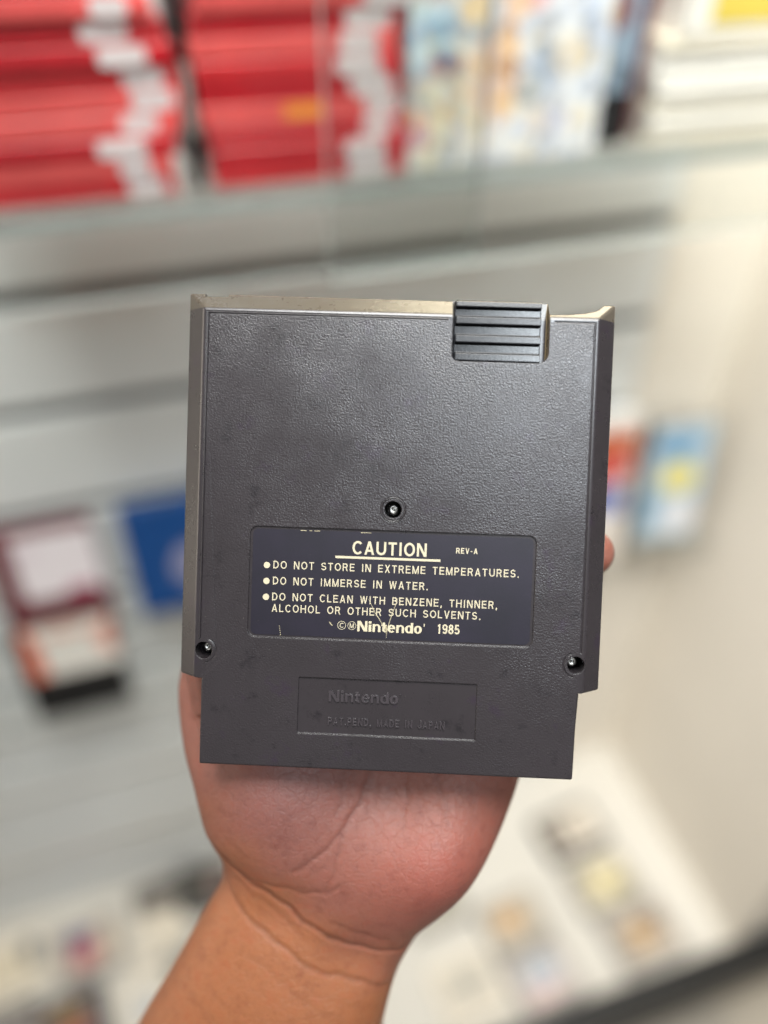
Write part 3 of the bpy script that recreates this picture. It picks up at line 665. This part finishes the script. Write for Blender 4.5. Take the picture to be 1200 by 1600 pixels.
CREASES = [  # path, depth, width
    ([(-5.0, 4), (-5.5, -9.1), (-8.6, -18.0), (-12.7, -24.9), (-20.0, -31.8), (-27.6, -37.3)], .34, .7),
    ([(-3.6, 4), (-4.0, -8), (-6.0, -15.0), (-10, -21)], .18, .6),
    ([(-13.4, 2), (-13.2, -9.4), (-13.9, -19.3)], .2, .7), ([(-10, -21), (-12.6, -29), (-14.0, -34.8), (-17.5, -41.6)], .2, .8),
    ([(-13, -41), (-17.5, -42.6), (-26.2, -43.9), (-37.2, -43.2), (-46.1, -39.8), (-50.4, -36.5)], .30, .7),
    ([(-54, -34), (-51.2, -36.4), (-42.9, -42.5), (-34.9, -46.5), (-26.0, -52.2), (-17.0, -57.2), (-10.3, -61.9), (-3.6, -64.4), (5.2, -65.0), (13, -63.5)], .60, .8),
    ([(-54, -41), (-49.7, -47.3), (-44.8, -51.9), (-36.8, -58.2), (-29.0, -63.5), (-21.0, -68.6), (-16.6, -70.6), (-4, -76), (4, -79)], .40, .75),
    ([(-14.3, -53.2), (-7.2, -57.9), (2.8, -60.3)], .22, .7), ([(6.0, -6), (6.4, -21.7)], .16, .7), ([(14.7, -6), (19.8, -22.1)], .16, .7),
    ([(-40, -66), (-28, -75), (-14, -83)], .10, 1.0), ([(24, -4), (27, -14), (27, -24)], .10, .9), ([(-42, -47), (-32, -53), (-22, -60)], .12, .7),
    ([(-46, -44), (-36, -50), (-28, -55.5)], .10, .6), ([(-2, -62), (6, -62.5), (11, -61)], .12, .6), ([(-36, -30), (-30, -22), (-22, -16)], .08, .8),
    ([(-50, -26), (-42, -33), (-36, -35)], .10, .8), ([(-20, -76), (-8, -82), (2, -86)], .08, 1.0),
]
BULGE = [((-38, -14), 22, 6.0), ((20, -36), 19, 6.5), ((2, -12), 15, -4.0), ((-8, -66), 11, -3.0), ((-30, -84), 20, 1.2), ((-30, -52), 11, -2.2), ((-46, -44), 9, -1.5), ((-16, -96), 14, 1.0)]
def seg_d(p, path):
    best = 1e9
    for a, b in zip(path, path[1:]):
        ax, ay = a; bx, by = b; dx, dy = bx - ax, by - ay
        t = max(0, min(1, ((p[0] - ax) * dx + (p[1] - ay) * dy) / (dx * dx + dy * dy)))
        best = min(best, math.hypot(p[0] - ax - t * dx, p[1] - ay - t * dy))
    return best
boxes = [(min(q[0] for q in P) - 5, max(q[0] for q in P) + 5, min(q[1] for q in P) - 5, max(q[1] for q in P) + 5) for P, _, _ in CREASES]
ca = me.color_attributes.new('skin', 'FLOAT_COLOR', 'POINT')
def lerp(a, b, t): return tuple(x + (y - x) * t for x, y in zip(a, b))
def sm(t): t = max(0, min(1, t)); return t * t * (3 - 2 * t)
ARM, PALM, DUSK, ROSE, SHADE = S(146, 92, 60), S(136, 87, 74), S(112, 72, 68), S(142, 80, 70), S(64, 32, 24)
nrm = [v.normal.z for v in me.vertices]; cols = []
wob = [random.uniform(-1, 1) for _ in range(64)]
for v, nz in zip(me.vertices, nrm):
    x, y, z = v.co / MM; cre = 0
    if nz > 0.05:
        for (cx, cy), rad, amp in BULGE: z += amp * math.exp(-((x - cx) ** 2 + (y - cy) ** 2) / rad ** 2) * min(1, nz * 2)
        wx = x + .6 * math.sin(y * .21 + 1) + .3 * math.sin(y * .9); wy = y + .6 * math.sin(x * .25) + .3 * math.sin(x * .8 + 2)
        for (P, dep, wid), bb in zip(CREASES, boxes):
            if bb[0] < x < bb[1] and bb[2] < y < bb[3]:
                d = seg_d((wx, wy), P)
                z -= dep * math.exp(-(d / wid) ** 2) * min(1, nz * 2)
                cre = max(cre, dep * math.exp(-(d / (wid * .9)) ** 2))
    # rests against the front half of the cartridge: nothing passes through it
    k = sm((y + 3) / 3.0)
    if y > -3 and -61 < x < 61: z = z + k * (min(z, -16.75) - z) if z > -16.75 else z
    v.co = Vector((x, y, z)) * MM
    wrist = sm(((y + 62) + (x + 10) * .62 + 5 * math.sin(x * .13 + y * .07) + 3 * math.sin(y * .31 - x * .2)) / 46 + .45)          # 0 forearm .. 1 palm
    c = lerp(ARM, PALM, wrist)
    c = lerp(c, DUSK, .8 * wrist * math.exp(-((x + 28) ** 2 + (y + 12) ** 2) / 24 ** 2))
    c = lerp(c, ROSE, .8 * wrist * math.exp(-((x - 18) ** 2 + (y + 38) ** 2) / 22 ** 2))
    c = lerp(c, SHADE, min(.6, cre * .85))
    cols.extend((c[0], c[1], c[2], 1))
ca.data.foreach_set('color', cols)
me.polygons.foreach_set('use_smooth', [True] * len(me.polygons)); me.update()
hand.location = CART_LOC; hand.rotation_euler = CART_ROT
tag(hand, 'bare left hand, palm up, holding the grey cartridge from behind', 'hand')
t = NT('skin'); v = t.coords()
at_ = t.n('ShaderNodeAttribute', attribute_name='skin')
mot = t.ramp(t.noise(v, 0.22, 6, 0.72), [(0.26, (.74, .62, .62)), (0.5, (1, 1, 1)), (0.74, (1.0, .80, .76))])
mm_ = t.n('ShaderNodeMix', data_type='RGBA', blend_type='MULTIPLY'); mm_.inputs[0].default_value = 1
t.l(at_.outputs['Color'], mm_.inputs[6]); t.l(mot, mm_.inputs[7]); t.l(mm_.outputs[2], t.p.inputs['Base Color'])
t.p.inputs['Roughness'].default_value = 0.5
t.p.inputs['Subsurface Weight'].default_value = 0.25; t.p.inputs['Subsurface Radius'].default_value = (1, .35, .2); t.p.inputs['Subsurface Scale'].default_value = 0.002
vo = t.n('ShaderNodeTexVoronoi', feature='DISTANCE_TO_EDGE'); vo.inputs['Scale'].default_value = 1.1
t.l(v, vo.inputs['Vector'])
v2 = t.n('ShaderNodeTexVoronoi', feature='DISTANCE_TO_EDGE'); v2.inputs['Scale'].default_value = .22; v2.inputs['Randomness'].default_value = 1
wp = t.n('ShaderNodeTexNoise'); wp.inputs['Scale'].default_value = .3; wp.inputs['Detail'].default_value = 4; t.l(v, wp.inputs['Vector'])
va = t.n('ShaderNodeVectorMath', operation='MULTIPLY_ADD'); va.inputs[1].default_value = (5, 5, 5); t.l(wp.outputs['Color'], va.inputs[0]); t.l(v, va.inputs[2]); t.l(va.outputs[0], v2.inputs['Vector'])
fine = t.math('MULTIPLY', t.math('MINIMUM', v2.outputs['Distance'], .05), 14.0)
hh = t.math('ADD', fine, t.math('ADD', t.math('MULTIPLY', t.math('MINIMUM', vo.outputs['Distance'], .2), 2.0), t.math('MULTIPLY', t.noise(v, .7, 4, .6), 1.2)))
bp = t.n('ShaderNodeBump'); bp.inputs['Strength'].default_value = .45; bp.inputs['Distance'].default_value = .00028
t.l(hh, bp.inputs['Height']); t.l(bp.outputs['Normal'], t.p.inputs['Normal'])
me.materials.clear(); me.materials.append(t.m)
